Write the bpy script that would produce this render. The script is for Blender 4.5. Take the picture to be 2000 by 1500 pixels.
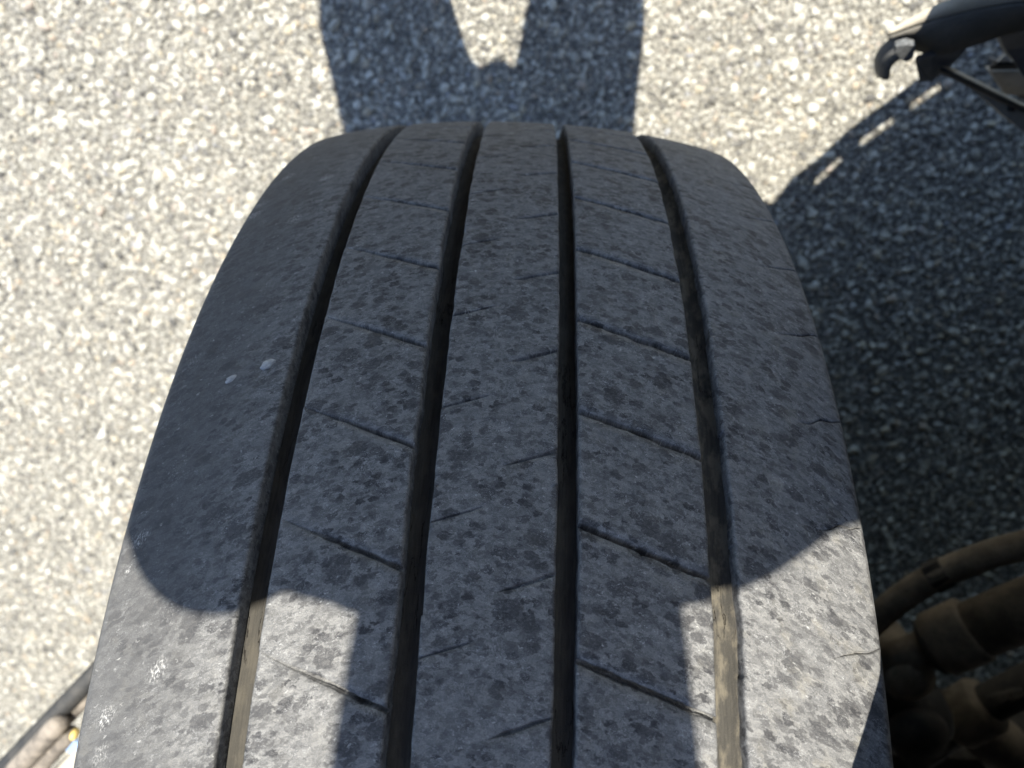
import bpy, math
import numpy as np
from mathutils import Matrix, Vector

# ------------------------------------------------------------------ camera, sky, sun, exposure
scene = bpy.context.scene
for o in list(bpy.data.objects): bpy.data.objects.remove(o)
COL = scene.collection
rad = math.radians

CAM = np.array([0.009126, 0.564583, 1.139105])
RT = np.array([0.99899751, 0.03407169, -0.02903621])
UP = np.array([-0.04270466, 0.91988903, -0.38984674])
FW = np.array([-0.01342736, -0.3906959, -0.92042187])
cd = bpy.data.cameras.new('camera')
cd.sensor_width = 36.0
cd.lens = 36.0 * 1387 / 2000
cd.clip_start = 0.005
cd.clip_end = 500
cd.dof.use_dof = True
cd.dof.focus_distance = 0.315
cd.dof.aperture_fstop = 8.0
cam = bpy.data.objects.new('camera', cd)
COL.objects.link(cam)
cam.matrix_world = Matrix(((RT[0], UP[0], -FW[0], CAM[0]), (RT[1], UP[1], -FW[1], CAM[1]),
                           (RT[2], UP[2], -FW[2], CAM[2]), (0, 0, 0, 1)))
scene.camera = cam

SUN_EL, SUN_AZ = rad(60), rad(-6)          # azimuth from +Y towards +X
SUN = np.array([math.sin(SUN_AZ) * math.cos(SUN_EL), math.cos(SUN_AZ) * math.cos(SUN_EL), math.sin(SUN_EL)])
world = bpy.data.worlds.new('World')
scene.world = world
world.use_nodes = True
wn = world.node_tree
sky = wn.nodes.new('ShaderNodeTexSky')
sky.sky_type = 'NISHITA'
sky.sun_disc = False
sky.ozone_density = 3.2
sky.dust_density = 0.4
sky.sun_elevation = SUN_EL
sky.sun_rotation = SUN_AZ % (2 * math.pi)
bg = wn.nodes['Background']
bg.inputs['Strength'].default_value = 0.105
wn.links.new(sky.outputs[0], bg.inputs[0])
sl = bpy.data.lights.new('sun', 'SUN')
sl.energy = 4.2
sl.angle = rad(0.55)
sl.color = (1.0, 0.94, 0.815)
sun = bpy.data.objects.new('sun', sl)
COL.objects.link(sun)
sun.rotation_euler = Vector(SUN.tolist()).to_track_quat('Z', 'Y').to_euler()
sun.location = (SUN * 8).tolist()
vs = scene.view_settings
vs.view_transform = 'Standard'
vs.look = 'None'
vs.gamma = 1
vs.exposure = 1.42
vs.use_curve_mapping = False

scene.cycles.max_bounces = 5
scene.cycles.diffuse_bounces = 3
scene.cycles.glossy_bounces = 2
rng = np.random.default_rng(7)

# ------------------------------------------------------------------ helpers
def mesh_from(name, V, F, mat, uvs=None, attrs=None, smooth=True):
    """V (n,3); F (m,4) or (m,3) array, or a list of faces"""
    me = bpy.data.meshes.new(name)
    if isinstance(F, np.ndarray):
        n, k = F.shape
        me.vertices.add(len(V)); me.loops.add(n * k); me.polygons.add(n)
        me.vertices.foreach_set('co', np.asarray(V, np.float32).ravel())
        me.loops.foreach_set('vertex_index', F.astype(np.int32).ravel())
        me.polygons.foreach_set('loop_start', np.arange(0, n * k, k, dtype=np.int32))
        me.polygons.foreach_set('use_smooth', np.full(n, smooth))
        me.update(calc_edges=True)
    else:
        me.from_pydata([tuple(v) for v in V], [], [tuple(int(i) for i in f) for f in F])
        me.polygons.foreach_set('use_smooth', np.full(len(me.polygons), smooth))
    li = np.empty(len(me.loops), np.int32); me.loops.foreach_get('vertex_index', li)
    for nm, uv in (uvs or {}).items():
        l = me.uv_layers.new(name=nm)
        l.data.foreach_set('uv', np.asarray(uv, np.float32)[li].ravel())
    for nm, a in (attrs or {}).items():
        at = me.attributes.new(nm, 'FLOAT', 'POINT')
        at.data.foreach_set('value', np.asarray(a, np.float32))
    if mat: me.materials.append(mat)
    me.validate()
    return me

def obj(name, me, parent=None, loc=None):
    o = bpy.data.objects.new(name, me)
    COL.objects.link(o)
    if parent is not None: o.parent = parent
    if loc is not None: o.location = loc
    return o

def thing(name, label, cat, loc=(0, 0, 0), group=None):
    o = bpy.data.objects.new(name, None); COL.objects.link(o)
    o.empty_display_size = 0.05
    o.location = loc; o['label'] = label; o['category'] = cat
    if group: o['group'] = group
    return o

def grid_faces(nr, nc, wrap_r=False, wrap_c=False):
    r = np.arange(nr if wrap_r else nr - 1); c = np.arange(nc if wrap_c else nc - 1)
    R, C = np.meshgrid(r, c, indexing='ij'); R = R.ravel(); C = C.ravel()
    R2 = (R + 1) % nr; C2 = (C + 1) % nc
    return np.stack([R * nc + C, R * nc + C2, R2 * nc + C2, R2 * nc + C], 1)

def frame_of(t):
    t = t / np.linalg.norm(t)
    a = np.array([0, 0, 1.0]) if abs(t[2]) < 0.9 else np.array([1.0, 0, 0])
    u = np.cross(a, t); u /= np.linalg.norm(u)
    return u, np.cross(t, u)

def tube(pts, radii, n=20, cap=True, flat=1.0, axis=None):
    """lofted tube; radii scalars or (ra, rb): ra along `axis`, rb across"""
    pts = np.asarray(pts, float); m = len(pts)
    radii = [r if isinstance(r, tuple) else (r, r * flat) for r in (radii if isinstance(radii, (list, tuple)) and not (isinstance(radii, tuple) and len(radii) == 2) else [radii] * m)]
    V = []
    u = None
    for i in range(m):
        t = pts[min(i + 1, m - 1)] - pts[max(i - 1, 0)]; t /= np.linalg.norm(t)
        if axis is not None:
            u = np.asarray(axis, float) - t * np.dot(axis, t)
        elif u is None:
            u = frame_of(t)[0]
        else:
            u = u - t * np.dot(u, t)
        u = u / np.linalg.norm(u); w = np.cross(t, u)
        a = np.linspace(0, 2 * np.pi, n, endpoint=False)
        V.append(pts[i] + np.outer(np.cos(a), u) * radii[i][0] + np.outer(np.sin(a), w) * radii[i][1])
    V = np.concatenate(V)
    F = [tuple(f) for f in grid_faces(m, n, wrap_c=True)]
    if cap:
        F.append(tuple(range(n - 1, -1, -1))); F.append(tuple(range((m - 1) * n, m * n)))
    return V, F

def join(parts):
    V, F, k = [], [], 0
    for v, f in parts:
        V.append(np.asarray(v, float)); F += [tuple(int(i) + k for i in q) for q in f]; k += len(v)
    return np.concatenate(V), F

def spline(pts, n):
    """Catmull-Rom through points"""
    P = np.asarray(pts, float); P = np.vstack([2 * P[0] - P[1], P, 2 * P[-1] - P[-2]])
    out = []
    m = len(P) - 3
    for i in range(m):
        ts = np.linspace(0, 1, n, endpoint=(i == m - 1))
        a, b, c, d = P[i:i + 4]
        for t in ts:
            out.append(.5 * (2 * b + (c - a) * t + (2 * a - 5 * b + 4 * c - d) * t * t + (3 * b - a - 3 * c + d) * t ** 3))
    return np.array(out)

def box(c, sx, sy, sz, ax=None):
    ax = np.eye(3) if ax is None else np.asarray(ax, float)
    V = [np.asarray(c) + ax[0] * x * sx / 2 + ax[1] * y * sy / 2 + ax[2] * z * sz / 2 for x in (-1, 1) for y in (-1, 1) for z in (-1, 1)]
    return np.array(V), [(0, 1, 3, 2), (4, 6, 7, 5), (0, 4, 5, 1), (2, 3, 7, 6), (0, 2, 6, 4), (1, 5, 7, 3)]

def bevel(o, w=0.003, seg=2):
    m = o.modifiers.new('bevel', 'BEVEL'); m.width = w; m.segments = seg; m.limit_method = 'ANGLE'
    return o

def lathe(prof, n, x_axis_centre, r=None):
    """profile list of (x, radius) turned round the wheel axle (X axis through centre)"""
    prof = np.asarray(prof, float)
    a = np.linspace(0, 2 * np.pi, n, endpoint=False)
    A, I = np.meshgrid(a, np.arange(len(prof)), indexing='ij')
    X = prof[I, 0]; Rr = prof[I, 1]
    V = np.stack([X, Rr * np.sin(A), Rr * np.cos(A)], -1).reshape(-1, 3) + x_axis_centre
    return V, grid_faces(n, len(prof), wrap_r=True)

def smooth_noise(n, scale, r):
    """1-D value noise of length n, correlation length `scale` samples, range about -1..1"""
    k = max(2, int(n / scale) + 2)
    c = r.uniform(-1, 1, k + 1)
    x = np.linspace(0, k - 1e-6, n); i = x.astype(int); t = x - i; t = t * t * (3 - 2 * t)
    return c[i] * (1 - t) + c[np.minimum(i + 1, k)] * t

# ------------------------------------------------------------------ node helper
class NT:
    def __init__(s, name):
        s.mat = bpy.data.materials.new(name); s.mat.use_nodes = True
        s.t = s.mat.node_tree; s.b = s.t.nodes['Principled BSDF']
    def n(s, typ, **kw):
        nd = s.t.nodes.new(typ)
        for k, v in kw.items(): setattr(nd, k, v)
        return nd
    def put(s, sock, v):
        if v is None: return
        if hasattr(v, 'is_output'): s.t.links.new(v, sock)
        else:
            if isinstance(v, tuple) and len(v) == 3 and sock.type == 'RGBA': v = v + (1,)
            sock.default_value = v
    def uv(s, layer): return s.n('ShaderNodeUVMap', uv_map=layer).outputs[0]
    def pos(s): return s.n('ShaderNodeNewGeometry').outputs['Position']
    def objco(s): return s.n('ShaderNodeTexCoord').outputs['Object']
    def mapping(s, v, scale=(1, 1, 1), rot=(0, 0, 0), loc=(0, 0, 0)):
        m = s.n('ShaderNodeMapping'); s.put(m.inputs[0], v)
        m.inputs['Scale'].default_value = scale; m.inputs['Rotation'].default_value = rot; m.inputs['Location'].default_value = loc
        return m.outputs[0]
    def noise(s, v, scale, detail=3, rough=.55, dist=0):
        m = s.n('ShaderNodeTexNoise'); s.put(m.inputs['Vector'], v)
        m.inputs['Scale'].default_value = scale; m.inputs['Detail'].default_value = detail
        m.inputs['Roughness'].default_value = rough; m.inputs['Distortion'].default_value = dist
        return m.outputs['Fac']
    def voro(s, v, scale, feature='F1', out='Distance', rnd=1):
        m = s.n('ShaderNodeTexVoronoi', feature=feature); s.put(m.inputs['Vector'], v)
        m.inputs['Scale'].default_value = scale; m.inputs['Randomness'].default_value = rnd
        return m.outputs[out]
    def ramp(s, f, *stops, interp='LINEAR'):
        m = s.n('ShaderNodeValToRGB'); s.put(m.inputs[0], f); cr = m.color_ramp; cr.interpolation = interp
        while len(cr.elements) < len(stops): cr.elements.new(0.5)
        for e, (p, c) in zip(cr.elements, stops):
            e.position = p; e.color = (c, c, c, 1) if not isinstance(c, tuple) else c + (1,)
        return m.outputs[0]
    def step(s, f, a, b):
        m = s.n('ShaderNodeMapRange', interpolation_type='SMOOTHSTEP'); s.put(m.inputs[0], f)
        m.inputs[1].default_value = a; m.inputs[2].default_value = b
        return m.outputs[0]
    def math(s, op, a, b=0.0, c=0.0):
        m = s.n('ShaderNodeMath', operation=op); s.put(m.inputs[0], a); s.put(m.inputs[1], b); s.put(m.inputs[2], c)
        return m.outputs[0]
    def mix(s, f, a, b, blend='MIX'):
        m = s.n('ShaderNodeMix', data_type='RGBA', blend_type=blend); s.put(m.inputs['Factor'], f)
        s.put(m.inputs[6], a); s.put(m.inputs[7], b)
        return m.outputs[2]
    def bump(s, h, dist, strength=1.0, normal=None):
        m = s.n('ShaderNodeBump'); s.put(m.inputs['Height'], h); m.inputs['Distance'].default_value = dist
        m.inputs['Strength'].default_value = strength
        if normal is not None: s.put(m.inputs['Normal'], normal)
        return m.outputs[0]
    def attr(s, nm): return s.n('ShaderNodeAttribute', attribute_name=nm).outputs['Fac']
    def done(s, col=None, rough=None, normal=None, metal=0.0, spec=None):
        s.put(s.b.inputs['Base Color'], col); s.put(s.b.inputs['Roughness'], rough); s.put(s.b.inputs['Metallic'], metal)
        if normal is not None: s.put(s.b.inputs['Normal'], normal)
        if spec is not None: s.put(s.b.inputs['Specular IOR Level'], spec)
        return s.mat

# ------------------------------------------------------------------ materials
def mat_tread():
    m = NT('worn_tread_rubber')
    uv = m.uv('streak')                       # metres: across the tread, along it (skewed with the scuffing)
    sep = m.n('ShaderNodeSeparateXYZ'); m.put(sep.inputs[0], m.uv('flat')); x = sep.outputs[0]
    warp = m.n('ShaderNodeVectorMath', operation='MULTIPLY_ADD')
    nz = m.n('ShaderNodeTexNoise'); m.put(nz.inputs['Vector'], m.mapping(uv, (300, 420, 1))); nz.inputs['Scale'].default_value = 1; nz.inputs['Detail'].default_value = 5; nz.inputs['Roughness'].default_value = .7
    m.put(warp.inputs[0], nz.outputs['Color']); warp.inputs[1].default_value = (.0085, .0058, 0); m.put(warp.inputs[2], uv)
    w = warp.outputs[0]
    smoothness = m.step(x, -0.094, -0.145)     # the outer (left) shoulder is rubbed smooth
    n_lo = m.noise(m.mapping(uv, (42, 52, 1)), 1, 3, .6)
    region = m.step(n_lo, .34, .62)
    # polished dark spots of three sizes, ragged, slightly stretched across the rolling direction
    def spots(sx, sy, off, power, amp, lo, hi, chan):
        v = m.n('ShaderNodeTexVoronoi'); m.put(v.inputs['Vector'], m.mapping(w, (sx, sy, 1), loc=off)); v.inputs['Scale'].default_value = 1
        c = m.n('ShaderNodeSeparateColor'); m.put(c.inputs[0], v.outputs['Color'])
        size = m.math('MULTIPLY', m.math('POWER', c.outputs[chan], power), amp)
        return m.step(m.math('SUBTRACT', size, v.outputs['Distance']), lo, hi)
    d_big = spots(88, 130, (0, 0, 0), 2.4, .60, -.05, .07, 0)
    d_mid = spots(185, 285, (3.1, 7.7, 0), 1.3, .62, -.07, .08, 1)
    d_sml = spots(300, 460, (8.3, 1.7, 0), 1.2, .64, -.07, .10, 2)
    n_md = m.noise(m.mapping(w, (130, 210, 1), loc=(9, 2, 0)), 1, 6, .70)
    fine = m.noise(m.mapping(w, (620, 1150, 1)), 1, 5, .78)
    grain = m.noise(uv, 2300, 2, .6)
    patch = m.step(m.noise(m.mapping(w, (165, 300, 1), loc=(2, 6, 0)), 1, 6, .72), .515, .565)
    dark = m.math('MAXIMUM', m.math('MULTIPLY', d_big, .85), m.math('MULTIPLY', d_mid, m.math('MULTIPLY_ADD', region, .45, .58)))
    dark = m.math('MAXIMUM', dark, m.math('MULTIPLY', d_sml, m.math('MULTIPLY_ADD', region, .45, .22)))
    dark = m.math('MAXIMUM', dark, m.math('MULTIPLY', patch, m.math('MULTIPLY_ADD', region, .25, .42)))
    dark = m.math('MAXIMUM', dark, m.math('MULTIPLY', m.step(fine, .53, .61), m.math('MULTIPLY_ADD', region, .40, .30)))
    dark = m.math('MULTIPLY', dark, m.math('MULTIPLY_ADD', m.step(fine, .40, .54), .35, .65))
    dark = m.math('MULTIPLY', dark, m.math('SUBTRACT', 1.0, m.math('MULTIPLY', smoothness, .40)))
    col = m.mix(m.step(n_md, .36, .64), (.140, .141, .144), (.225, .225, .223))
    col = m.mix(m.math('MULTIPLY', m.step(fine, .47, .36), .70), col, (.335, .332, .325))
    col = m.mix(m.math('MULTIPLY', smoothness, .72), col, (.086, .087, .090))
    col = m.mix(m.math('MULTIPLY', m.step(grain, .48, .62), .38), col, (.045, .046, .050))
    col = m.mix(m.math('MULTIPLY', dark, .93), col, (.027, .027, .031))
    # tan road dust lying in patches, more towards the inner shoulder
    dust = m.math('MULTIPLY', m.step(m.noise(m.mapping(w, (75, 60, 1), loc=(1, 5, 0)), 1, 5, .68), .53, .70), m.math('MULTIPLY_ADD', m.step(x, -.02, .15), .26, .10))
    col = m.mix(m.math('MULTIPLY', dust, m.math('SUBTRACT', 1.0, m.math('MULTIPLY', dark, .7))), col, (.27, .25, .20))
    # light scratches: hair-fine, grouped
    s1 = m.noise(m.mapping(w, (800, 2600, 1), rot=(0, 0, .22)), 1, 3, .7)
    scr = m.math('MULTIPLY', m.step(s1, .57, .65), m.step(m.noise(m.mapping(uv, (95, 95, 1), loc=(4, 4, 0)), 1, 4, .65), .46, .60))
    scr = m.math('MULTIPLY', scr, m.math('SUBTRACT', 1.0, m.math('MULTIPLY', smoothness, .5)))
    col = m.mix(m.math('MULTIPLY', scr, .72), col, (.55, .56, .57))
    # tiny white nicks and, on the smooth shoulder, a few torn pale scuffs
    nk = m.n('ShaderNodeTexVoronoi'); m.put(nk.inputs['Vector'], m.mapping(w, (290, 400, 1), loc=(5, 1, 0))); nk.inputs['Scale'].default_value = 1
    ksep = m.n('ShaderNodeSeparateColor'); m.put(ksep.inputs[0], nk.outputs['Color'])
    nick = m.math('MULTIPLY', m.step(ksep.outputs[2], .90, .95), m.step(nk.outputs['Distance'], .22, .08))
    nick = m.math('MULTIPLY', nick, m.step(s1, .46, .54))
    sc = m.n('ShaderNodeTexVoronoi'); m.put(sc.inputs['Vector'], m.mapping(w, (66, 60, 1), loc=(5, 3, 0))); sc.inputs['Scale'].default_value = 1
    ssep = m.n('ShaderNodeSeparateColor'); m.put(ssep.inputs[0], sc.outputs['Color'])
    scuff = m.math('MULTIPLY', m.step(ssep.outputs[2], .84, .94), m.step(sc.outputs['Distance'], .36, .10))
    scuff = m.math('MULTIPLY', scuff, m.step(m.noise(m.mapping(uv, (1300, 650, 1), rot=(0, 0, .7)), 1, 4, .75), .50, .60))
    scuff = m.math('MULTIPLY', scuff, m.math('MULTIPLY_ADD', m.step(x, -.10, -.12), .45, .20))
    col = m.mix(m.math('MAXIMUM', m.math('MULTIPLY', nick, m.math('MULTIPLY_ADD', region, -.35, .70)), scuff), col, (.62, .62, .61))
    h = m.math('ADD', m.math('MULTIPLY', n_md, .7), m.math('MULTIPLY', fine, .45))
    rough = m.math('SUBTRACT', .74, m.math('MULTIPLY', dark, .16))
    nrm = m.bump(h, .0010, .75)
    return m.done(col, rough, nrm, spec=.27)

def mat_groove():
    m = NT('dusty_groove_rubber')
    uv = m.uv('flat')
    sep = m.n('ShaderNodeSeparateXYZ'); m.put(sep.inputs[0], uv)
    lines = m.noise(m.mapping(uv, (1100, 70, 1)), 1, 4, .6)
    n = m.noise(m.mapping(uv, (140, 50, 1)), 1, 5, .65)
    fine = m.noise(uv, 1500, 3, .6)
    col = m.mix(m.step(lines, .3, .7), (.044, .042, .038), (.062, .058, .051))  # base tone lowered to deepen the shade in the grooves
    dust = m.math('MULTIPLY', m.step(n, .44, .62), m.math('MULTIPLY_ADD', m.step(sep.outputs[0], .05, .1), .34, .12))
    col = m.mix(dust, col, (.21, .185, .14))
    col = m.mix(m.math('MULTIPLY', m.step(fine, .5, .75), .3), col, (.07, .065, .06))
    crack = m.step(m.math('ABSOLUTE', m.math('SUBTRACT', m.noise(m.mapping(uv, (170, 22, 1), loc=(2, 3, 0)), 1, 5, .6), .5)), .012, .0)
    crack = m.math('MULTIPLY', crack, m.step(m.noise(m.mapping(uv, (20, 16, 1)), 1, 2, .5), .50, .56))
    col = m.mix(crack, col, (.02, .018, .016))
    h = m.math('ADD', m.math('MULTIPLY', lines, .5), m.math('SUBTRACT', m.math('MULTIPLY', fine, .4), crack))
    return m.done(col, .9, m.bump(h, .0009, .8), spec=.2)

def mat_sidewall():
    m = NT('sidewall_rubber')
    p = m.objco()
    n = m.noise(p, 22, 5, .6)
    col = m.mix(m.step(n, .3, .7), (.035, .035, .037), (.085, .08, .072))
    return m.done(col, .72, m.bump(m.noise(p, 400, 3), .0006, .6), spec=.35)

def mat_stone():
    m = NT('gravel_stone')
    t = m.attr('tone')
    p = m.pos()
    col = m.ramp(t, (0.0, (.075, .076, .075)), (.12, (.18, .178, .165)), (.30, (.33, .322, .285)), (.5, (.46, .448, .395)),
                 (.68, (.58, .568, .50)), (.82, (.68, .672, .62)), (.92, (.50, .445, .33)), (.96, (.42, .345, .27)), (1.0, (.36, .37, .385)))
    n = m.noise(p, 420, 4, .65)
    col = m.mix(m.step(n, .35, .75), m.mix(.45, col, (.14, .13, .12)), col)
    return m.done(col, .85, m.bump(m.noise(p, 900, 4, .65), .001, .7), spec=.3)

def mat_ground():
    m = NT('bitumen_and_dust')
    p = m.pos()
    n = m.noise(p, 9, 4, .6); f = m.noise(p, 240, 4, .65)
    v = m.voro(p, 95)
    col = m.mix(m.step(n, .3, .7), (.34, .33, .285), (.43, .415, .36))
    col = m.mix(m.step(f, .42, .64), (.085, .082, .076), col)
    vc = m.n('ShaderNodeTexVoronoi'); m.put(vc.inputs['Vector'], p); vc.inputs['Scale'].default_value = 95
    vs_ = m.n('ShaderNodeSeparateColor'); m.put(vs_.inputs[0], vc.outputs['Color'])
    col = m.mix(m.math('MULTIPLY', m.step(v, .50, .2), .7), col, m.ramp(vs_.outputs[0], (0, (.2, .19, .17)), (1, (.52, .49, .42))))
    h = m.math('ADD', m.math('MULTIPLY', m.step(v, .62, .0), 1), m.math('MULTIPLY', f, .5))
    return m.done(col, .95, m.bump(h, .004, .8), spec=.2)

def mat_dusty(name, c1, c2, rough=.8, scale=60, metal=0.0, bump=.0006):
    m = NT(name)
    p = m.objco()
    n = m.noise(p, scale, 5, .65); f = m.noise(p, scale * 9, 3, .6)
    col = m.mix(m.step(n, .34, .68), c1, c2)
    col = m.mix(m.math('MULTIPLY', m.step(f, .5, .75), .35), col, tuple(x * .5 for x in c1))
    return m.done(col, rough, m.bump(f, bump, .6), metal)

M_TREAD, M_GROOVE, M_SIDE = mat_tread(), mat_groove(), mat_sidewall()
M_STONE, M_GROUND = mat_stone(), mat_ground()
M_DUSTMETAL = mat_dusty('dusty_brown_steel', (.13, .108, .078), (.27, .225, .165), .85, 30)
M_DARKMETAL = mat_dusty('grimy_dark_steel', (.030, .027, .024), (.075, .066, .053), .75, 40)
M_PLASTIC = mat_dusty('black_plastic', (.10, .103, .108), (.155, .155, .155), .55, 25, bump=.0003)
M_DUSTSUN = mat_dusty('dust_and_sun_plastic', (.38, .345, .28), (.52, .475, .39), .9, 14)  # dust, with its tone raised to stand in for sun on the mudguard lip
M_MUD = mat_dusty('grey_dusty_plastic', (.13, .125, .112), (.22, .208, .185), .7, 18)
M_FOAM = mat_dusty('grey_speckled_foam', (.10, .105, .11), (.22, .23, .24), .9, 300, bump=.002)
M_PAINT = mat_dusty('dark_cab_plastic', (.035, .036, .038), (.05, .05, .05), .4, 5, bump=.0001)  # unseen cab panel, kept dark to cut bounced light under it
M_RUBBER = mat_dusty('black_rubber', (.02, .021, .022), (.045, .043, .04), .7, 60)
M_GREYBROWN = mat_dusty('dusty_grey_bar', (.10, .088, .075), (.27, .235, .195), .8, 55)
M_PALE = mat_dusty('dusty_pale_metal', (.36, .34, .30), (.48, .455, .40), .7, 20)
M_AMBER = mat_dusty('amber_lens', (.72, .50, .12), (.80, .62, .25), .35, 80)
M_BLUE = mat_dusty('sky_reflection_blue', (.28, .40, .62), (.34, .46, .68), .4, 30)  # blue of the sky reflected in metal, put in as colour
M_RIM = mat_dusty('painted_steel_rim', (.30, .30, .30), (.42, .41, .39), .5, 12, .4)
M_PEBBLE = mat_dusty('pale_pebble', (.34, .35, .36), (.52, .53, .54), .8, 500, bump=.001)

# ------------------------------------------------------------------ ground: sheet, loose gravel, picked stones
s = 120.0
ground = obj('ground', mesh_from('ground', [(-s, -s, 0), (s, -s, 0), (s, s, 0), (-s, s, 0)], [(0, 1, 2, 3)], M_GROUND, smooth=False))
ground['kind'] = 'structure'

def ico(sub):
    import bmesh
    bm = bmesh.new(); bmesh.ops.create_icosphere(bm, subdivisions=sub, radius=1.0)
    V = np.array([v.co[:] for v in bm.verts]); F = np.array([[v.index for v in f.verts] for f in bm.faces]); bm.free()
    return V, F

def gravel(x0, x1, y0, y1, sp, rlo, rhi, hole=None, r=rng):
    nx, ny = int((x1 - x0) / sp), int((y1 - y0) / sp)
    gx, gy = np.meshgrid(x0 + (np.arange(nx) + .5) * sp, y0 + (np.arange(ny) + .5) * sp)
    px = gx.ravel() + r.uniform(-.5, .5, gx.size) * sp * 1.1; py = gy.ravel() + r.uniform(-.5, .5, gx.size) * sp * 1.1
    if hole:
        k = ~((px > hole[0]) & (px < hole[1]) & (py > hole[2]) & (py < hole[3])); px, py = px[k], py[k]
    n = len(px)
    rr = rlo + (rhi - rlo) * r.beta(1.2, 3.0, n)
    return px, py, rr

IV, IF = ico(1)
def stones_mesh(px, py, rr, r=rng):
    n = len(px)
    V = np.repeat(IV[None], n, 0) * r.uniform(.72, 1.2, (n, len(IV), 1))
    V *= np.stack([r.uniform(.8, 1.35, n), r.uniform(.7, 1.1, n), r.uniform(.38, .65, n)], -1)[:, None, :]
    tx = r.normal(0, .35, n)
    c, s_ = np.cos(tx), np.sin(tx)
    y = V[..., 1] * c[:, None] - V[..., 2] * s_[:, None]; z = V[..., 1] * s_[:, None] + V[..., 2] * c[:, None]
    V[..., 1], V[..., 2] = y, z
    a = r.uniform(0, 2 * np.pi, n); c, s_ = np.cos(a)[:, None], np.sin(a)[:, None]
    x = V[..., 0] * c - V[..., 1] * s_; y = V[..., 0] * s_ + V[..., 1] * c
    V[..., 0], V[..., 1] = x, y
    V *= rr[:, None, None]
    V[..., 0] += px[:, None]; V[..., 1] += py[:, None]; V[..., 2] += (rr * r.uniform(-.22, .26, n))[:, None]
    F = (IF[None] + (np.arange(n) * len(IV))[:, None, None]).reshape(-1, 3)
    pat = .5 * np.sin(px * 9 + 2 * np.sin(py * 7)) * np.sin(py * 11 + px * 5)
    tone = np.repeat(np.clip(r.uniform(0, 1, n) + .10 * pat, 0, 1), len(IV))
    return V.reshape(-1, 3), F, tone

near = (-1.22, 1.10, -1.00, 0.74)
A = gravel(*near, .0079, .0018, .0088)
B = gravel(-2.0, 1.9, -1.8, 1.6, .018, .004, .0105, hole=near)
px, py, rr = (np.concatenate([a, b]) for a, b in zip(A, B))
V, F, tone = stones_mesh(px, py, rr)
g = obj('gravel', mesh_from('gravel', V, F, M_STONE, attrs={'tone': tone}, smooth=False), ground)
g['kind'] = 'stuff'

# the 300 largest stones that show singly, each an object that is part of the ground
IV2, IF2 = ico(2)
variants = []
for i in range(24):
    r = np.random.default_rng(100 + i)
    d = IV2 * (1 + .0 * IV2[:, :1])
    for k in range(5):                       # planar chops give a broken-stone outline
        nrm = r.normal(size=3); nrm /= np.linalg.norm(nrm); lim = r.uniform(.55, .85)
        ov = np.maximum(d @ nrm - lim, 0); d = d - ov[:, None] * nrm * .85
    d = d * np.array([r.uniform(.95, 1.35), r.uniform(.75, 1.0), r.uniform(.5, .75)])
    d += r.normal(0, .02, d.shape)
    tn = [.72, .6, .8, .5, .66, .86, .4, .76, .9, .3, .7, .97][i % 12]
    variants.append(mesh_from('stone', d, IF2, M_STONE, attrs={'tone': np.full(len(d), tn)}, smooth=True))
r = np.random.default_rng(5)
cnt = 0
placed = []
while cnt < 300:
    if cnt < 200: x, y = r.uniform(-.80, -.22), r.uniform(-.25, .66)
    elif cnt < 235: x, y = r.uniform(-.25, .20), r.uniform(.45, .68)
    else: x, y = r.uniform(.24, .72), r.uniform(-.05, .68)
    if any((x - a) ** 2 + (y - b) ** 2 < .018 ** 2 for a, b in placed): continue
    placed.append((x, y))
    o = obj('stone', variants[int(r.integers(24))], ground)
    sc = r.uniform(.0050, .0088)
    o.location = (x, y, sc * .16); o.scale = (sc, sc, sc); o.rotation_euler = (r.normal(0, .15), r.normal(0, .15), r.uniform(0, 6.28))
    cnt += 1

# ------------------------------------------------------------------ the wheel
R0 = 0.535
C0 = np.array([0, 0, R0])
def crown(x): return R0 - .5707 * x * x - 194.0 * x ** 6
truck = thing('truck', 'truck with one worn grey tyre turned out under an unseen cab skirt', 'truck', (0, 0, 0))
rs = crown(.160)
prof = [(.1660, rs - .012), (.1685, rs - .030), (.1720, rs - .032), (.1730, rs - .042), (.1770, rs - .046), (.183, .455), (.190, .430), (.1925, .410), (.1915, .385), (.187, .360), (.180, .335), (.170, .312), (.163, .300), (.160, .288), (.150, .284)]
_sw = []
for sx in (-1, 1):
    V, F = lathe([(sx * x, r_) for x, r_ in prof], 160, C0)
    _sw.append((V, F if sx > 0 else F[:, ::-1]))
V, F = join(_sw)
wheel = obj('tyre', mesh_from('tyre', V, F, M_SIDE), truck)
wheel['label'] = 'worn grey tyre with four straight grooves and slanted sipes, lit and shaded across the tread'
GD = .0120
PITCH = 2 * math.pi / 64
VIS = (.25, 1.62)                             # angles (from straight up, towards +Y) that the photograph can see

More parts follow.
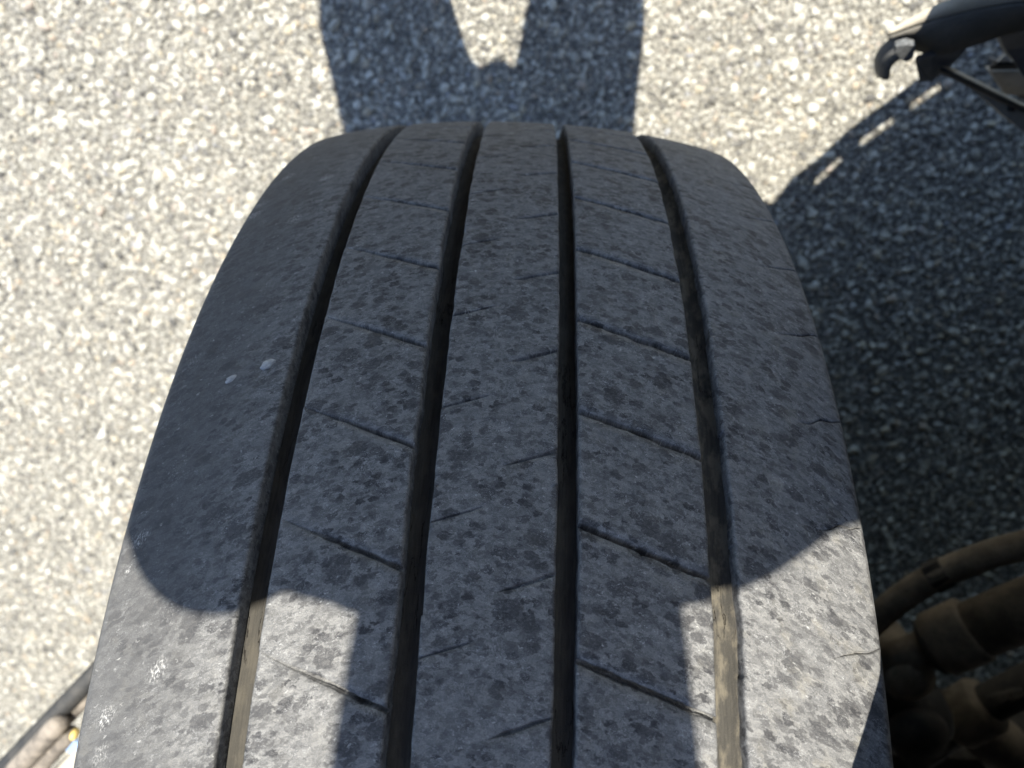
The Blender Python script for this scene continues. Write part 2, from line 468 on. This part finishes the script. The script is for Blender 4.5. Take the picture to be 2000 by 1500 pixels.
def rib(name, xa, xb, slope, sipes, edge_a=.0003, edge_b=.0003, seed=0, shoulder=0, label=None, toe_a=.0001):
    """One tread rib. Rows run round the tyre, parallel to its sipes; sipes: list of
    (phase, half-width, depth function of x, mask function of x)."""
    r = np.random.default_rng(seed)
    dx = .0009
    inner = np.arange(xa + .0024, xb - .0024, dx)
    w = .0006
    left = [xa + .0009, xa, xa + .00025, xa + .0009, xa + .0016]
    ld = [GD + .001, .0022, .0007, .00015, .00003]
    right = [xb - .0016, xb - .0009, xb - .00025, xb, xb - .0009]
    rd = [.00003, .00015, .0007, .0022, GD + .001]
    left[0] = xa - toe_a; right[-1] = xb + .0001
    if shoulder < 0:                          # outer edge rolls over into the sidewall on the -x side
        left = [xa - .0075, xa - .0065, xa - .0045, xa - .0022, xa, xa + .0012]; ld = [.034, .020, .0085, .0030, .0007, .0001]
    if shoulder > 0:
        right = [xb - .0012, xb, xb + .0022, xb + .0045, xb + .0065, xb + .0075]; rd = [.0001, .0007, .0030, .0085, .020, .034]
    xs = np.concatenate([left, inner, right]); base_d = np.concatenate([ld, np.zeros(len(inner)), rd])
    nc = len(xs)
    xm = (xa + xb) / 2
    th_rows, d_rows = [], []
    coefs = [(-7, 0, 0), (-4.2, 0, 0), (-1.35, .02, 1), (-1.0, .16, 1), (-.72, 1, 1), (.72, 1, 1), (1.0, .16, 1), (1.35, .02, 1), (4.2, 0, 0), (7, 0, 0)]
    n_p = 64
    for k in range(n_p):
        base = k * PITCH
        vis = VIS[0] - .1 < base % (2 * math.pi) < VIS[1] + .1
        events = sorted([((s[0] - base) % PITCH + base, s) for s in sipes], key=lambda e: e[0])
        if not events:
            for f in np.arange(0, 1, .06 if vis else .34):
                th_rows.append(np.full(nc, base + f * PITCH)); d_rows.append(np.zeros(nc))
            continue
        # plain rows evenly between sipes
        marks = [e[0] for e in events]
        nxt = marks[0] + PITCH
        for i, (c, (ph, hw, dep, mask)) in enumerate(events):
            hi = marks[i + 1] if i + 1 < len(events) else nxt
            ja = 1 + .25 * smooth_noise(nc, 6, r) + (0 if shoulder else 1.3) * np.clip(smooth_noise(nc, 1.05, r) - .55, 0, 1)
            jb = 1 + .30 * smooth_noise(nc, 5, r) + .30 * np.abs(smooth_noise(nc, 1.3, r)) ** 2
            wob = (.00014 if not shoulder else .0011) * smooth_noise(nc, 9, r)
            if r.uniform() < .25 and not shoulder:
                q = int(r.integers(nc)); jb = jb + 1.1 * np.exp(-((np.arange(nc) - q) / 2.2) ** 2)
            mk = mask(xs); dp = dep(xs) * r.uniform(.85, 1.1)
            for cf, df, jag in coefs:
                j = (ja if cf < 0 else jb) if jag else 1.0
                th_rows.append(c + (cf * hw * j * (np.clip(mk, .12, 1) if jag else 1) + wob) / R0)
                d_rows.append(df * dp * mk)
            mh = max(e[1][1] for e in events)
            mh += .0003 if shoulder else 0
            a0, a1 = c + 9 * mh / R0, hi - 9 * mh / R0
            m_ = max(1, int(round((a1 - a0) * R0 / (.0030 if vis else .02))))
            for f in np.linspace(0, 1, m_ + 1):
                th_rows.append(np.full(nc, a0 + f * (a1 - a0))); d_rows.append(np.zeros(nc))
    RHO = np.array(th_rows); D = np.array(d_rows)
    nr = len(RHO)
    TH = RHO + slope * (xs - xm)[None]
    X = np.repeat(xs[None], nr, 0)
    # ragged rib edges
    na = len(left); nb = len(right)
    ea = edge_a * (smooth_noise(nr, 9, r) + .7 * smooth_noise(nr, 2.5, r)); eb = edge_b * (smooth_noise(nr, 9, r) + .7 * smooth_noise(nr, 2.5, r))
    if shoulder >= 0: X[:, :na] += ea[:, None]
    if shoulder <= 0: X[:, -nb:] += eb[:, None]
    rad_ = crown(X) - np.maximum(base_d[None], np.minimum(D, GD))
    und = .00012 * np.stack([smooth_noise(nr, 14, r) for _ in range(6)], 1)
    rad_ += np.repeat(und, nc // 6 + 1, 1)[:, :nc] * (base_d[None] == 0) * 0
    V = np.stack([X, rad_ * np.sin(TH), rad_ * np.cos(TH)], -1).reshape(-1, 3) + C0
    S = TH * R0
    seed_off = 0.0
    XU = X + (base_d * np.where(xs < xm, -1, 1))[None]        # let the pattern run on down the groove walls
    flat = np.stack([XU, S], -1).reshape(-1, 2)
    streak = np.stack([XU, S + 1.7 * X * X], -1).reshape(-1, 2)
    Fq = grid_faces(nr, nc, wrap_r=True)
    o = obj(name, mesh_from(name, V, Fq[:, ::-1], M_TREAD, uvs={'flat': flat, 'streak': streak}), wheel)
    if label: o['label'] = label
    return o

one = lambda x: np.ones_like(x)
def ss(x, a, b):
    t = np.clip((x - a) / (b - a), 0, 1); return t * t * (3 - 2 * t)

xA, xB, xC, xD, xE = (-.1590, -.1000), (-.0893, -.0360), (-.0262, .0261), (.0350, .0892), (.1005, .1600)
rib('shoulder_rib', *xA, 0.0, [], edge_b=.00012, seed=1, shoulder=-1, label='smooth outer shoulder rib with pale scuff marks')
sl_b = -.665
rib('tread_rib', *xB, sl_b, [(.8989 - sl_b * (-.036 - sum(xB) / 2), .00100, lambda x: .0012 + .0040 * ss(x, -.085, -.045), lambda x: .35 + .65 * ss(x, -.088, -.062))], edge_a=.0002, edge_b=.0005, seed=2)
sl_c = .65
rib('tread_rib', *xC, sl_c, [(.9346 - sl_c * (-.0262 - sum(xC) / 2), .00045, lambda x: .0014 * one(x), lambda x: 1 - ss(x, -.010, -.0035)),
                             (.9001 - sl_c * (.0261 - sum(xC) / 2), .00078, lambda x: .0022 * one(x), lambda x: ss(x, .0015, .009))], edge_a=.0003, edge_b=.0003, seed=3)
sl_d = -.665
rib('tread_rib', *xD, sl_d, [(.9385 - sl_d * (.0347 - sum(xD) / 2), .00118, lambda x: .0060 * one(x), one)], edge_a=.0003, edge_b=.0003, seed=4)
sl_e = .42
rib('shoulder_rib', *xE, sl_e, [(.9560 - sl_e * (.158 - sum(xE) / 2), .00045, lambda x: .0022 * one(x), lambda x: ss(x, .136, .150))], edge_a=.0004, seed=5, shoulder=1, toe_a=.0004, label='dusty inner shoulder rib with short cracked sipes')

# groove floors, one per groove
nth = 720
for gi, (a, b) in enumerate(((xA[1], xB[0]), (xB[1], xC[0]), (xC[1], xD[0]), (xD[1], xE[0]))):
    xs = np.linspace(a - .003, b + .003, 15)
    th = np.linspace(0, 2 * np.pi, nth, endpoint=False)
    T, X = np.meshgrid(th, xs, indexing='ij')
    u = (X - (a + b) / 2) / (b - a)
    rr_ = crown(X) - GD + .0016 * np.clip(np.abs(u) - .25, 0, 1) ** 1.0
    if gi == 3: rr_ += .0085 * np.clip(u + .05, 0, .6) ** 1.3     # packed dust banks up against the inner side
    V = np.stack([X, rr_ * np.sin(T), rr_ * np.cos(T)], -1).reshape(-1, 3) + C0
    flat = np.stack([X, T * R0], -1).reshape(-1, 2)
    obj('groove', mesh_from('groove', V, grid_faces(nth, len(xs), wrap_r=True)[:, ::-1], M_GROOVE, uvs={'flat': flat}), wheel)

# sidewalls, rim, hub
rimp = [(-.155, .300), (-.160, .292), (-.150, .280), (-.125, .276), (-.10, .262), (-.06, .255), (-.055, .20), (-.07, .17), (-.075, .12), (-.12, .11), (-.125, .08), (-.127, .0),
        (-.11, .0), (-.10, .15), (-.04, .19), (-.04, .245), (.10, .255), (.13, .272), (.15, .280), (.160, .292), (.155, .300)]
V, F = lathe(rimp, 96, C0)
rim = obj('rim', mesh_from('rim', V, F, M_RIM), truck)
for k in range(10):
    a = k * 2 * math.pi / 10
    c = C0 + np.array([-.095, .145 * math.sin(a), .145 * math.cos(a)])
    V, F = tube([c + np.array([.03, 0, 0]), c, c - np.array([.012, 0, 0])], [.016, .016, .013], 6)
    obj('wheel_nut', mesh_from('wheel_nut', V, F, M_DARKMETAL, smooth=False), rim)
V, F = lathe([(.06, .20), (.17, .205), (.175, .19), (.18, .0)], 64, C0)
obj('brake_drum', mesh_from('brake_drum', V, F, M_DARKMETAL), truck)

# two pale pebbles pressed into the smooth shoulder
def on_tread(x, th, lift=0.0):
    r_ = crown(x) + lift
    return np.array([x, r_ * math.sin(th), r_ * math.cos(th)]) + C0
for (x, th, la, lb, rot_) in ((-.1108, .979, .0048, .0028, .75), (-.1275, .965, .0034, .0021, .65)):
    d = IV2 * np.random.default_rng(int(x * -1e4)).uniform(.62, 1.15, (len(IV2), 1))
    P = on_tread(x, th); n_ = P - np.array([x, 0, R0]); n_ /= np.linalg.norm(n_)
    ex = np.array([1.0, 0, 0]); ey = np.cross(n_, ex)
    e1 = ex * math.cos(rot_) - ey * math.sin(rot_) * -1; e1 -= n_ * np.dot(e1, n_); e1 /= np.linalg.norm(e1); e2 = np.cross(n_, e1)
    V = P + d[:, :1] * la * e1 + d[:, 1:2] * lb * e2 + d[:, 2:3] * .0007 * n_
    obj('embedded_pebble', mesh_from('embedded_pebble', V, IF2, M_PEBBLE), wheel)

# ------------------------------------------------------------------ cab, out of view: skirt panel set to its shadow edge, slots, wheel arch, floor pan
ZB = 1.10
def along_sun(x, y, z, z2):
    k = (z2 - z) / SUN[2]
    return (x + SUN[0] * k, y + SUN[1] * k, z2)
BZ = .44                                      # unseen bumper corner, hung low to keep sky light off the ground
edge = np.array([(-2.3, -2.15, .30), (-1.3, -1.10, .30), (-.78, -.53, .34), (-.60, -.34, .80), (-.42, -.16, 1.02), (-.22, .06, 1.22), (-.02, .22, 1.24), (.095, .335, 1.15),
                 *[along_sun(*p, 1.0) for p in ((.135, .419, 1.10), (.149, .453, 1.10), (.175, .54, 1.10), (.225, .68, 1.10))], (.30, .66, .75)] +
                [along_sun(x, y - (.008 if x > .35 else 0), 1.10, BZ) for x, y in ((.322, 1.035), (.345, 1.075), (.377, 1.110), (.409, 1.148), (.432, 1.170), (.474, 1.205), (.495, 1.224), (.530, 1.253), (.62, 1.315))] +
                [(.88, 1.12, .42), (1.3, 1.26, .36), (2.0, 1.32, .36), (2.5, 1.2, .36), (2.62, .9, .30), (2.62, -2.3, .30), (-2.3, -2.3, .30)])  # far sides and back closed low to shut light out underneath
BASE = np.zeros(3)
cab = truck
slots = (15, 17, 19)
lv = [0, .050, .068, .25, 1.4]
V, F = [], []
for x, y, z in edge:
    for l in lv:
        zz = z + l if l < 1 else 2.6
        V.append((x, y, zz))
V = np.array(V) - BASE
for i in range(len(edge) - 1):
    for j in range(len(lv) - 1):
        if j == 1 and i in slots: continue
        a = i * len(lv) + j
        F.append((a, a + len(lv), a + len(lv) + 1, a + 1))
pan = obj('skirt_panel', mesh_from('skirt_panel', V, F, M_PAINT, smooth=False), cab)
so = pan.modifiers.new('solid', 'SOLIDIFY'); so.thickness = .002; so.offset = -1
pl = [(x + .10, y - .10) for x, y, z in edge[1:-4]] + [(2.5, -2.2), (-2.1, -2.2)]
nP = len(pl)
V = np.array([(x, y, 1.16) for x, y in pl] + [(x, y, 1.21) for x, y in pl]) - BASE
F = [tuple(range(nP - 1, -1, -1)), tuple(range(nP, 2 * nP))] + [(i, (i + 1) % nP, (i + 1) % nP + nP, i + nP) for i in range(nP)]
obj('floor_pan', mesh_from('floor_pan', V, F, M_DARKMETAL, smooth=False), cab)  # unseen; lowered and brought near the skirt to darken the ground below
for y0, y1 in ((-2.3, 1.2),):
    V, F = box((1.05, -.55, .92), .09, 3.4, .26)
    obj('chassis_rail', mesh_from('chassis_rail', V - BASE, F, M_DARKMETAL, smooth=False), cab)

# ------------------------------------------------------------------ mudguard corner with brackets
MG = np.array([.42, .62, .40])
def at(u, v, z):
    d = FW + RT * (u - 1000) / 1387 + UP * (750 - v) / 1387
    return CAM + d * ((z - CAM[2]) / d[2])
# curved lip: outer edge, top flange and inner hanging face
zs = np.linspace(0, 1, 11)
zo = [.392, .402, .418, .435, .445, .445]
top_o = spline([at(u, v, z) for (u, v), z in zip([(1733, 64), (1790, 28), (1860, -4), (1960, -32), (2100, -50), (2300, -56)], zo)], 6)
top_i = spline([at(u, v, z + .002) for (u, v), z in zip([(1735, 70), (1800, 44), (1880, 21), (1975, 4), (2100, -2), (2300, 0)], zo)], 6)
bot_i = spline([at(u, v, z - .028) for (u, v), z in zip([(1737, 71), (1822, 101), (1888, 88), (1985, 57), (2100, 40), (2300, 45)], zo)], 6)
n_ = len(top_o)
mid_i = (top_i + bot_i) / 2 + np.array([0, .006, 0])
V = np.concatenate([top_i, mid_i, bot_i]); F = [(i, i + 1, i + 1 + n_, i + n_) for i in range(n_ - 1)] + [(i + n_, i + 1 + n_, i + 1 + 2 * n_, i + 2 * n_) for i in range(n_ - 1)]
mud = obj('mudguard', mesh_from('mudguard', V - MG, F, M_MUD), truck, MG); so = mud.modifiers.new('s', 'SOLIDIFY'); so.thickness = .004; so.offset = -1
mud['label'] = 'curved dusty grey mudguard end with a pale top lip'
V = np.concatenate([top_o, top_i]); F = [(i, i + 1, i + 1 + n_, i + n_) for i in range(n_ - 1)]
o = obj('top_flange', mesh_from('top_flange', V - MG, F, M_DUSTSUN), mud); so = o.modifiers.new('s', 'SOLIDIFY'); so.thickness = .004  # dusty lip, sunlight partly painted into its tone
def slab(name, uvz, th, mat, smooth=False):
    P = np.array([at(*p) for p in uvz]); n = len(P)
    nn = np.cross(P[1] - P[0], P[2] - P[0]); nn /= np.linalg.norm(nn)
    V = np.concatenate([P, P - nn * th * np.sign(nn[2] or 1)])
    F = [tuple(range(n)), tuple(range(2 * n - 1, n - 1, -1))] + [(i, i + n, (i + 1) % n + n, (i + 1) % n) for i in range(n)]
    o = obj(name, mesh_from(name, V - MG, F, mat, smooth=smooth), mud)
    return bevel(o, .0012, 2)
slab('flap', [(1788, 108, .385), (1822, 98, .38), (1892, 84, .38), (1858, 120, .345), (1822, 148, .335), (1797, 150, .335)], .006, M_PLASTIC)
V, F = tube(spline([at(1778, 88, .38), at(1748, 96, .375), at(1726, 118, .36), at(1722, 146, .345)], 6), [.011] * 17 + [.009, .004], 14, flat=.42)
obj('flap_tongue', mesh_from('flap_tongue', V - MG, F, M_PLASTIC), mud)
slab('foam_pad', [(1750, 92, .405), (1772, 86, .408), (1789, 90, .408), (1785, 113, .396), (1772, 123, .392), (1758, 117, .394), (1746, 104, .400)], .010, M_FOAM)
slab('support_bar', [(1834, 131, .36), (1848, 134, .36), (2010, 214, .34), (2090, 262, .33), (2090, 330, .33), (2000, 262, .335), (1950, 222, .335), (1900, 178, .345)], .006, M_DUSTSUN)
slab('support_bar', [(1838, 128, .372), (2010, 212, .352), (2010, 217, .340), (1834, 133, .360)], .004, M_DARKMETAL)
hp = at(1974, 211, .342)
V, F = tube([hp + np.array([0, 0, .003]), hp - np.array([0, 0, .004])], [.0035, .0035], 12)
obj('bolt_hole', mesh_from('bolt_hole', V - MG, F, M_RUBBER), mud)  # dark solid plug stands in for the shade inside the hole
slab('bracket', [(1950, 68, .335), (2060, 50, .33), (2060, 230, .30), (1990, 190, .30), (1975, 120, .31)], .008, M_PLASTIC)
slab('gusset', [(1930, 138, .325), (1990, 138, .325), (2030, 190, .31), (1962, 185, .31)], .01, M_DUSTSUN)
slab('gusset', [(1964, 106, .345), (1981, 122, .342), (1948, 122, .342)], .004, M_PALE)  # pale tone stands in for light on the gusset top
slab('gusset', [(1948, 123, .34), (1982, 124, .34), (1988, 137, .33), (1931, 137, .33)], .004, M_RUBBER)

# ------------------------------------------------------------------ steering gear behind the wheel
AX = np.array([.5, 0, .45])
def part(name, VF, mat, parent=None, base=AX, smooth=True, bw=None):
    parent = axle if parent is None else parent
    V, F = VF
    o = obj(name, mesh_from(name, np.asarray(V) - base, F, mat, smooth=smooth), parent)
    if bw: bevel(o, bw, 2)
    return o
rod_a, rod_b = at(1790, 1272, .53), at(2260, 1090, .585)
d_ = (rod_b - rod_a) / np.linalg.norm(rod_b - rod_a)
V, F = tube([at(1890, 1235, .54), rod_b], .029, 28)
axle = obj('steering_rod', mesh_from('steering_rod', V - AX, F, M_DUSTMETAL), truck, AX)
axle['label'] = 'dusty brown steering rod with clamps and rubber boots'
part('brake_hose', tube(spline([at(1660, 1260, .50), at(1730, 1192, .52), at(1810, 1135, .53), at(1900, 1095, .54), at(2010, 1062, .55), at(2250, 1010, .58)], 8), .0140, 20), M_DUSTMETAL)
c0, c1 = at(1828, 1260, .533), at(1905, 1226, .543)
hf = [at(1818, 1130, .5305), at(1850, 1114, .534)]
part('hose_ferrule', tube(hf, [.0165, .0165], 6), M_DARKMETAL, smooth=False)
cl = part('rod_clamp', tube([c0, c0 + (c1 - c0) * .06, c0 + (c1 - c0) * .94, c1], [.031, .034, .034, .031], 28), M_DUSTMETAL)
cr = c0 - (c1 - c0) * .06
part('clamp_ring', tube([cr - d_ * .003, cr + d_ * .003], .030, 28), M_DARKMETAL)
part('rod_end', tube([at(1735, 1290, .515), at(1775, 1278, .522), at(1830, 1262, .532)], [.020, .019, .022], 20), M_DUSTMETAL)
bj = at(1748, 1282, .50)
part('ball_joint', tube([bj + np.array([0, 0, .045]), bj + np.array([0, 0, .040]), bj + np.array([0, 0, .012]), bj, bj - np.array([0, 0, .05])], [.012, .026, .030, .026, .024], 24), M_DUSTMETAL)
bt = at(1775, 1385, .50)
part('rubber_boot', tube([bt + np.array([0, 0, z]) for z in (.045, .043, .035, .02, .0, -.02, -.03, -.05, -.10)], [.010, .024, .034, .040, .042, .040, .036, .040, .038], 28), M_RUBBER)
part('boot_cap', tube([bt + np.array([-.012, .006, .040]), bt + np.array([-.013, .008, .052]), bt + np.array([-.013, .008, .058])], [.034, .030, .012], 24), M_DARKMETAL)
e0, e1 = at(1858, 1412, .47), at(1930, 1372, .48)
part('rod_clamp', tube([e0, e0 + (e1 - e0) * .1, e0 + (e1 - e0) * .9, e1], [.030, .034, .034, .030], 24), M_DUSTMETAL)
part('drag_link', tube([at(1780, 1480, .46), e0 + (e1 - e0) * .5, at(2150, 1265, .50)], .022, 24), M_DARKMETAL)
for u, v in ((1935, 1372), (1965, 1365)):
    b = at(u, v, .50)
    part('clamp_bolt', tube([b, b + d_ * .012, b + d_ * .022], [.009, .009, .006], 6), M_DARKMETAL, smooth=False)
part('lower_joint', tube([at(1905, 1440, .47), at(1950, 1450, .47), at(1990, 1500, .46), at(2040, 1600, .44)], [.022, .032, .034, .034], 24), M_DUSTMETAL)
part('axle_beam', box((.95, -.30, .38), 1.2, .11, .13), M_DARKMETAL, smooth=False, bw=.015, parent=truck, base=np.zeros(3))
part('king_pin_housing', tube([(.27, -.02, .33), (.27, -.02, .36), (.27, -.02, .66), (.27, -.02, .69)], [.05, .065, .065, .05], 28), M_DARKMETAL, parent=truck, base=np.zeros(3))
part('stub', tube([(.17, 0, R0), (.30, 0, R0)], .07, 24), M_DARKMETAL, parent=truck, base=np.zeros(3))

# ------------------------------------------------------------------ cab step low behind the wheel
SB = np.array([-.50, -.12, .55])
def spart(name, VF, mat, smooth=True): return part(name, VF, mat, step, SB, smooth)
dv = np.array([.667, .745, 0]); nv = np.array([.745, -.667, 0])        # along the step, inwards
e3 = at(190, 1400, .59)
V, F = box(e3 - dv * .20 + nv * .055 - np.array([0, 0, .012]), .62, .09, .006, [dv, nv, (0, 0, 1)])
step = obj('cab_step', mesh_from('cab_step', V - SB, F, M_PALE, smooth=False), truck, SB)
step['label'] = 'dusty step edge with a small amber marker lamp'
q = at(88, 1421, .60)
spart('rubber_edge', tube([q - dv * .5 + np.array([0, 0, -.012]), q + dv * .22 + np.array([0, 0, -.012])], .010, 16), M_RUBBER)
e_ = at(122, 1407, .605)
spart('tread_bar', tube([e_ - dv * .5 + nv * .008, e_ - dv * .012, e_ - dv * .003, e_], [.011, .011, .009, .004], 18), M_GREYBROWN)
e2 = at(142, 1428, .60)
spart('tread_bar', tube([e2 - dv * .5 + nv * .010, e2 - dv * .02, e2 - dv * .004, e2], [.010, .010, .009, .004], 18), M_GREYBROWN)
for k_ in (.34, .46):
    b0 = e3 - dv * k_ + nv * .06 - np.array([0, 0, .020])
    spart('step_arm', tube(spline([b0, b0 + nv * .16, b0 + nv * .30 + np.array([0, 0, .05]), b0 + nv * .34 + np.array([0, 0, .60])], 6), .014, 12), M_DARKMETAL)
spart('back_strip', tube([at(172, 1365, .585) - dv * .3, at(172, 1365, .585) + dv * .2], .006, 10), M_GREYBROWN)
L = at(146, 1434, .606)
spart('marker_lamp', tube([L - np.array([0, 0, .004]), L + np.array([0, 0, .003]), L + np.array([0, 0, .006])], [.0055, .005, .0025], 14, flat=.7), M_AMBER)
L = at(143, 1456, .603)
spart('sky_glint_plate', box(L, .020, .012, .004, [dv, nv, (0, 0, 1)]), M_BLUE, False)  # added plate, coloured as a glint of sky on the step metal

# ------------------------------------------------------------------ the person whose shadow falls across the tyre, leaning over with a phone
PB = np.array([-.10, .95, 0.0])
SKIN = mat_dusty('skin', (.42, .27, .20), (.50, .33, .25), .55, 40, bump=.0002)
CLOTH1 = mat_dusty('jacket_cloth', (.05, .06, .085), (.07, .08, .11), .9, 200)
CLOTH2 = mat_dusty('trouser_cloth', (.045, .047, .052), (.06, .062, .068), .9, 200)
SHOE = mat_dusty('shoe_leather', (.03, .025, .02), (.05, .04, .03), .6, 60)
HAIR = mat_dusty('dark_hair', (.02, .016, .013), (.035, .028, .022), .6, 300)

hip = np.array([-.100, .955, .90]); waist = np.array([-.085, .90, 1.02]); chest = np.array([-.050, .785, 1.20])
shl = np.array([-.020, .690, 1.315]); nb = np.array([-.015, .645, 1.365]); nt = np.array([-.016, .585, 1.460])
head = np.array([-.008, .545, 1.545])
XA = np.array([1.0, 0, 0])
def ell(c, ra, rot=None, sub=2):
    V, F = ico(sub); V = V * np.asarray(ra)
    if rot is not None: V = V @ np.asarray(rot).T
    return V + c, [tuple(f) for f in F]
def lim(a, b, ra, rb, n=14): return tube([a, a + (b - a) * .33, a + (b - a) * .67, b], [ra, ra + (rb - ra) * .25, ra + (rb - ra) * .72, rb], n)
ct, st = math.cos(rad(35)), math.sin(rad(35))
HR = np.array([[1, 0, 0], [0, ct, -st], [0, st, ct]])
hand_l, hand_r = CAM - FW * .012 + RT * .092, CAM - FW * .012 - RT * .092
sh_r, sh_l = np.array([-.195, .70, 1.298]), np.array([.128, .705, 1.300])
el_r, el_l = np.array([-.275, .80, 1.075]), np.array([.130, .84, 1.060])
wr_r, wr_l = hand_r + np.array([-.035, .07, -.005]), hand_l + np.array([.0, .085, -.005])
def legs(k=0.0):
    out = []
    for sx, hx in ((-1, -.205), (1, .005)):
        h = np.array([hx, .950, .88]); kn = np.array([(-.240 if sx < 0 else .050), .925, .48]); an = np.array([(-.262 if sx < 0 else .062), 1.00, .09])
        g_ = k + (.012 if sx < 0 else 0)
        out += [lim(h, kn, .084 + g_, .066 + g_), lim(kn, an, .062 + k, .045 + k * 1.4), ell(kn, (.062 + k,) * 3)]
    return out
def arms(k=0.0):
    out = []
    for a, e, w in ((sh_r, el_r, wr_r), (sh_l, el_l, wr_l)):
        out += [ell(a, (.055 + k,) * 3), lim(a, e, .052 + k, .042 + k), ell(e, (.042 + k,) * 3), lim(e, w, .042 + k, .028 + k)]
    return out
def torso(k=0.0, lift=-.03):
    P = [hip + np.array([0, 0, lift]), hip + np.array([0, 0, lift + .03]), waist, chest, shl, nb + np.array([0, .01, -.005])]
    W = [(.185 + k, .11 + k), (.195 + k, .125 + k), (.175 + k, .115 + k), (.185 + k, .12 + k), (.165 + k, .085 + k), (.07 + k, .055 + k)]
    return [tube(spline(P, 4), [tuple(np.array([np.interp(t, range(6), [w[i] for w in W]) for i in (0, 1)])) for t in np.linspace(0, 5, 21)], 28, axis=XA)]
def hand(h, w, sgn):
    """palm at the phone's short edge, fingers under the rim, thumb over the screen"""
    out = [ell((h + w) / 2 + np.array([0, 0, .0]), (.030, .048, .016)), lim(w, (h + w) / 2, .027, .028)]
    inn = -sgn * RT
    for i, (off, ln) in enumerate(((-.030, .062), (-.010, .070), (.010, .066), (.028, .052))):
        root = h + UP * (off + .018) - inn * .004 + FW * .004
        mid_ = root + inn * ln * .25 - inn * .012 + FW * .004
        tip = root + inn * ln * .42 - FW * .004
        out.append(tube([(h + w) / 2 + UP * off * .6, root - inn * .012, mid_, tip], [.010, .009, .0085, .007], 8))
    out.append(tube([(h + w) / 2, h - FW * .022 - inn * .004, h - FW * .020 + inn * .030], [.013, .011, .008], 8))
    return out
face = [ell(head, (.076, .098, .118), HR, 3), ell(head + HR @ np.array([0, -.035, -.075]), (.052, .06, .05), HR), tube([head + HR @ np.array([0, -.093, .02]), head + HR @ np.array([0, -.115, -.022]), head + HR @ np.array([0, -.092, -.03])], [.008, .014, .010], 8)]
for sx in (-1, 1): face.append(ell(head + HR @ np.array([sx * .078, .008, -.005]), (.010, .022, .032), HR))
parts_ = torso() + legs() + arms() + face + [tube([nb + np.array([0, .02, -.03]), nt, head - np.array([0, -.01, .05])], [.062, .072, .080], 18)] + hand(hand_r, wr_r, -1) + hand(hand_l, wr_l, 1)
for hx in (-.262, .062): parts_.append(ell((hx, .94, .045), (.045, .125, .045)))
def remesh(o, vx, smooth_it=6):
    m = o.modifiers.new('remesh', 'REMESH'); m.mode = 'VOXEL'; m.voxel_size = vx; m.use_smooth_shade = True
    if smooth_it:
        c = o.modifiers.new('smooth', 'SMOOTH'); c.iterations = smooth_it; c.factor = .5
V, F = join(parts_)
person = obj('person', mesh_from('person', V - PB, F, SKIN), None, PB)
remesh(person, .006, 3)
person['label'] = 'person leaning over the tyre holding a phone, whose shadow falls across the tread'
person['category'] = 'person'
V, F = join(torso(.022, .03) + [lim(a, e, ra, rb) for a, e, ra, rb in ((sh_r, el_r, .066, .058), (el_r, wr_r, .056, .040), (sh_l, el_l, .064, .056), (el_l, wr_l, .054, .040))] + [ell(p, (q_,) * 3) for p, q_ in ((nb + np.array([.002, .03, -.02]), .068), (sh_r + np.array([.054, -.038, .042]), .052), (sh_r, .068), (el_r, .056), (sh_l, .062), (el_l, .054))])
o = obj('jacket', mesh_from('jacket', V - PB, F, CLOTH1), person); remesh(o, .010)
V, F = join([tube([hip - np.array([0, 0, .045]), hip - np.array([0, 0, .02]), hip + np.array([0, -.03, .06])], [(.20, .085), (.21, .105), (.205, .12)], 24, axis=XA)] + legs(.021) + [ell((-.098, .950, .835), (.050, .07, .05)), ell((-.090, .950, .768), (.034, .078, .092))])
o = obj('trousers', mesh_from('trousers', V - PB, F, CLOTH2), person); remesh(o, .010)
for hx in (-.262, .062):
    V, F = join([ell((hx, .935, .048), (.052, .135, .05)), ell((hx, 1.0, .07), (.05, .06, .07)), box((hx, .935, .011), .09, .25, .022)])
    o = obj('shoe', mesh_from('shoe', V - PB, F, SHOE), person); remesh(o, .006)
V, F = ell(head + HR @ np.array([0, .012, .022]), (.082, .098, .108), HR, 3)
keep = (V - head) @ HR
F = [f for f in F if all(keep[i][2] > -.02 + .55 * max(0, -keep[i][1] - .02) and keep[i][1] > -.085 or keep[i][1] > .05 for i in f)]
o = obj('hair', mesh_from('hair', V - PB, F, HAIR), person)

# phone: the camera looks out of its back
ph0 = CAM - FW * .010
phone = thing('phone', 'phone held flat above the tyre by the person leaning over it', 'phone', ph0)
PAX = np.array([RT, UP, FW])
V, F = box((0, 0, 0), .158, .075, .0085, PAX)
bevel(obj('phone_body', mesh_from('phone_body', V, F, M_PLASTIC, smooth=False), phone), .003, 3)
V, F = box(-FW * .0046, .150, .069, .0006, PAX)
obj('screen', mesh_from('screen', V, F, NT('dark_glass').done((.01, .01, .012), .08), smooth=False), phone)
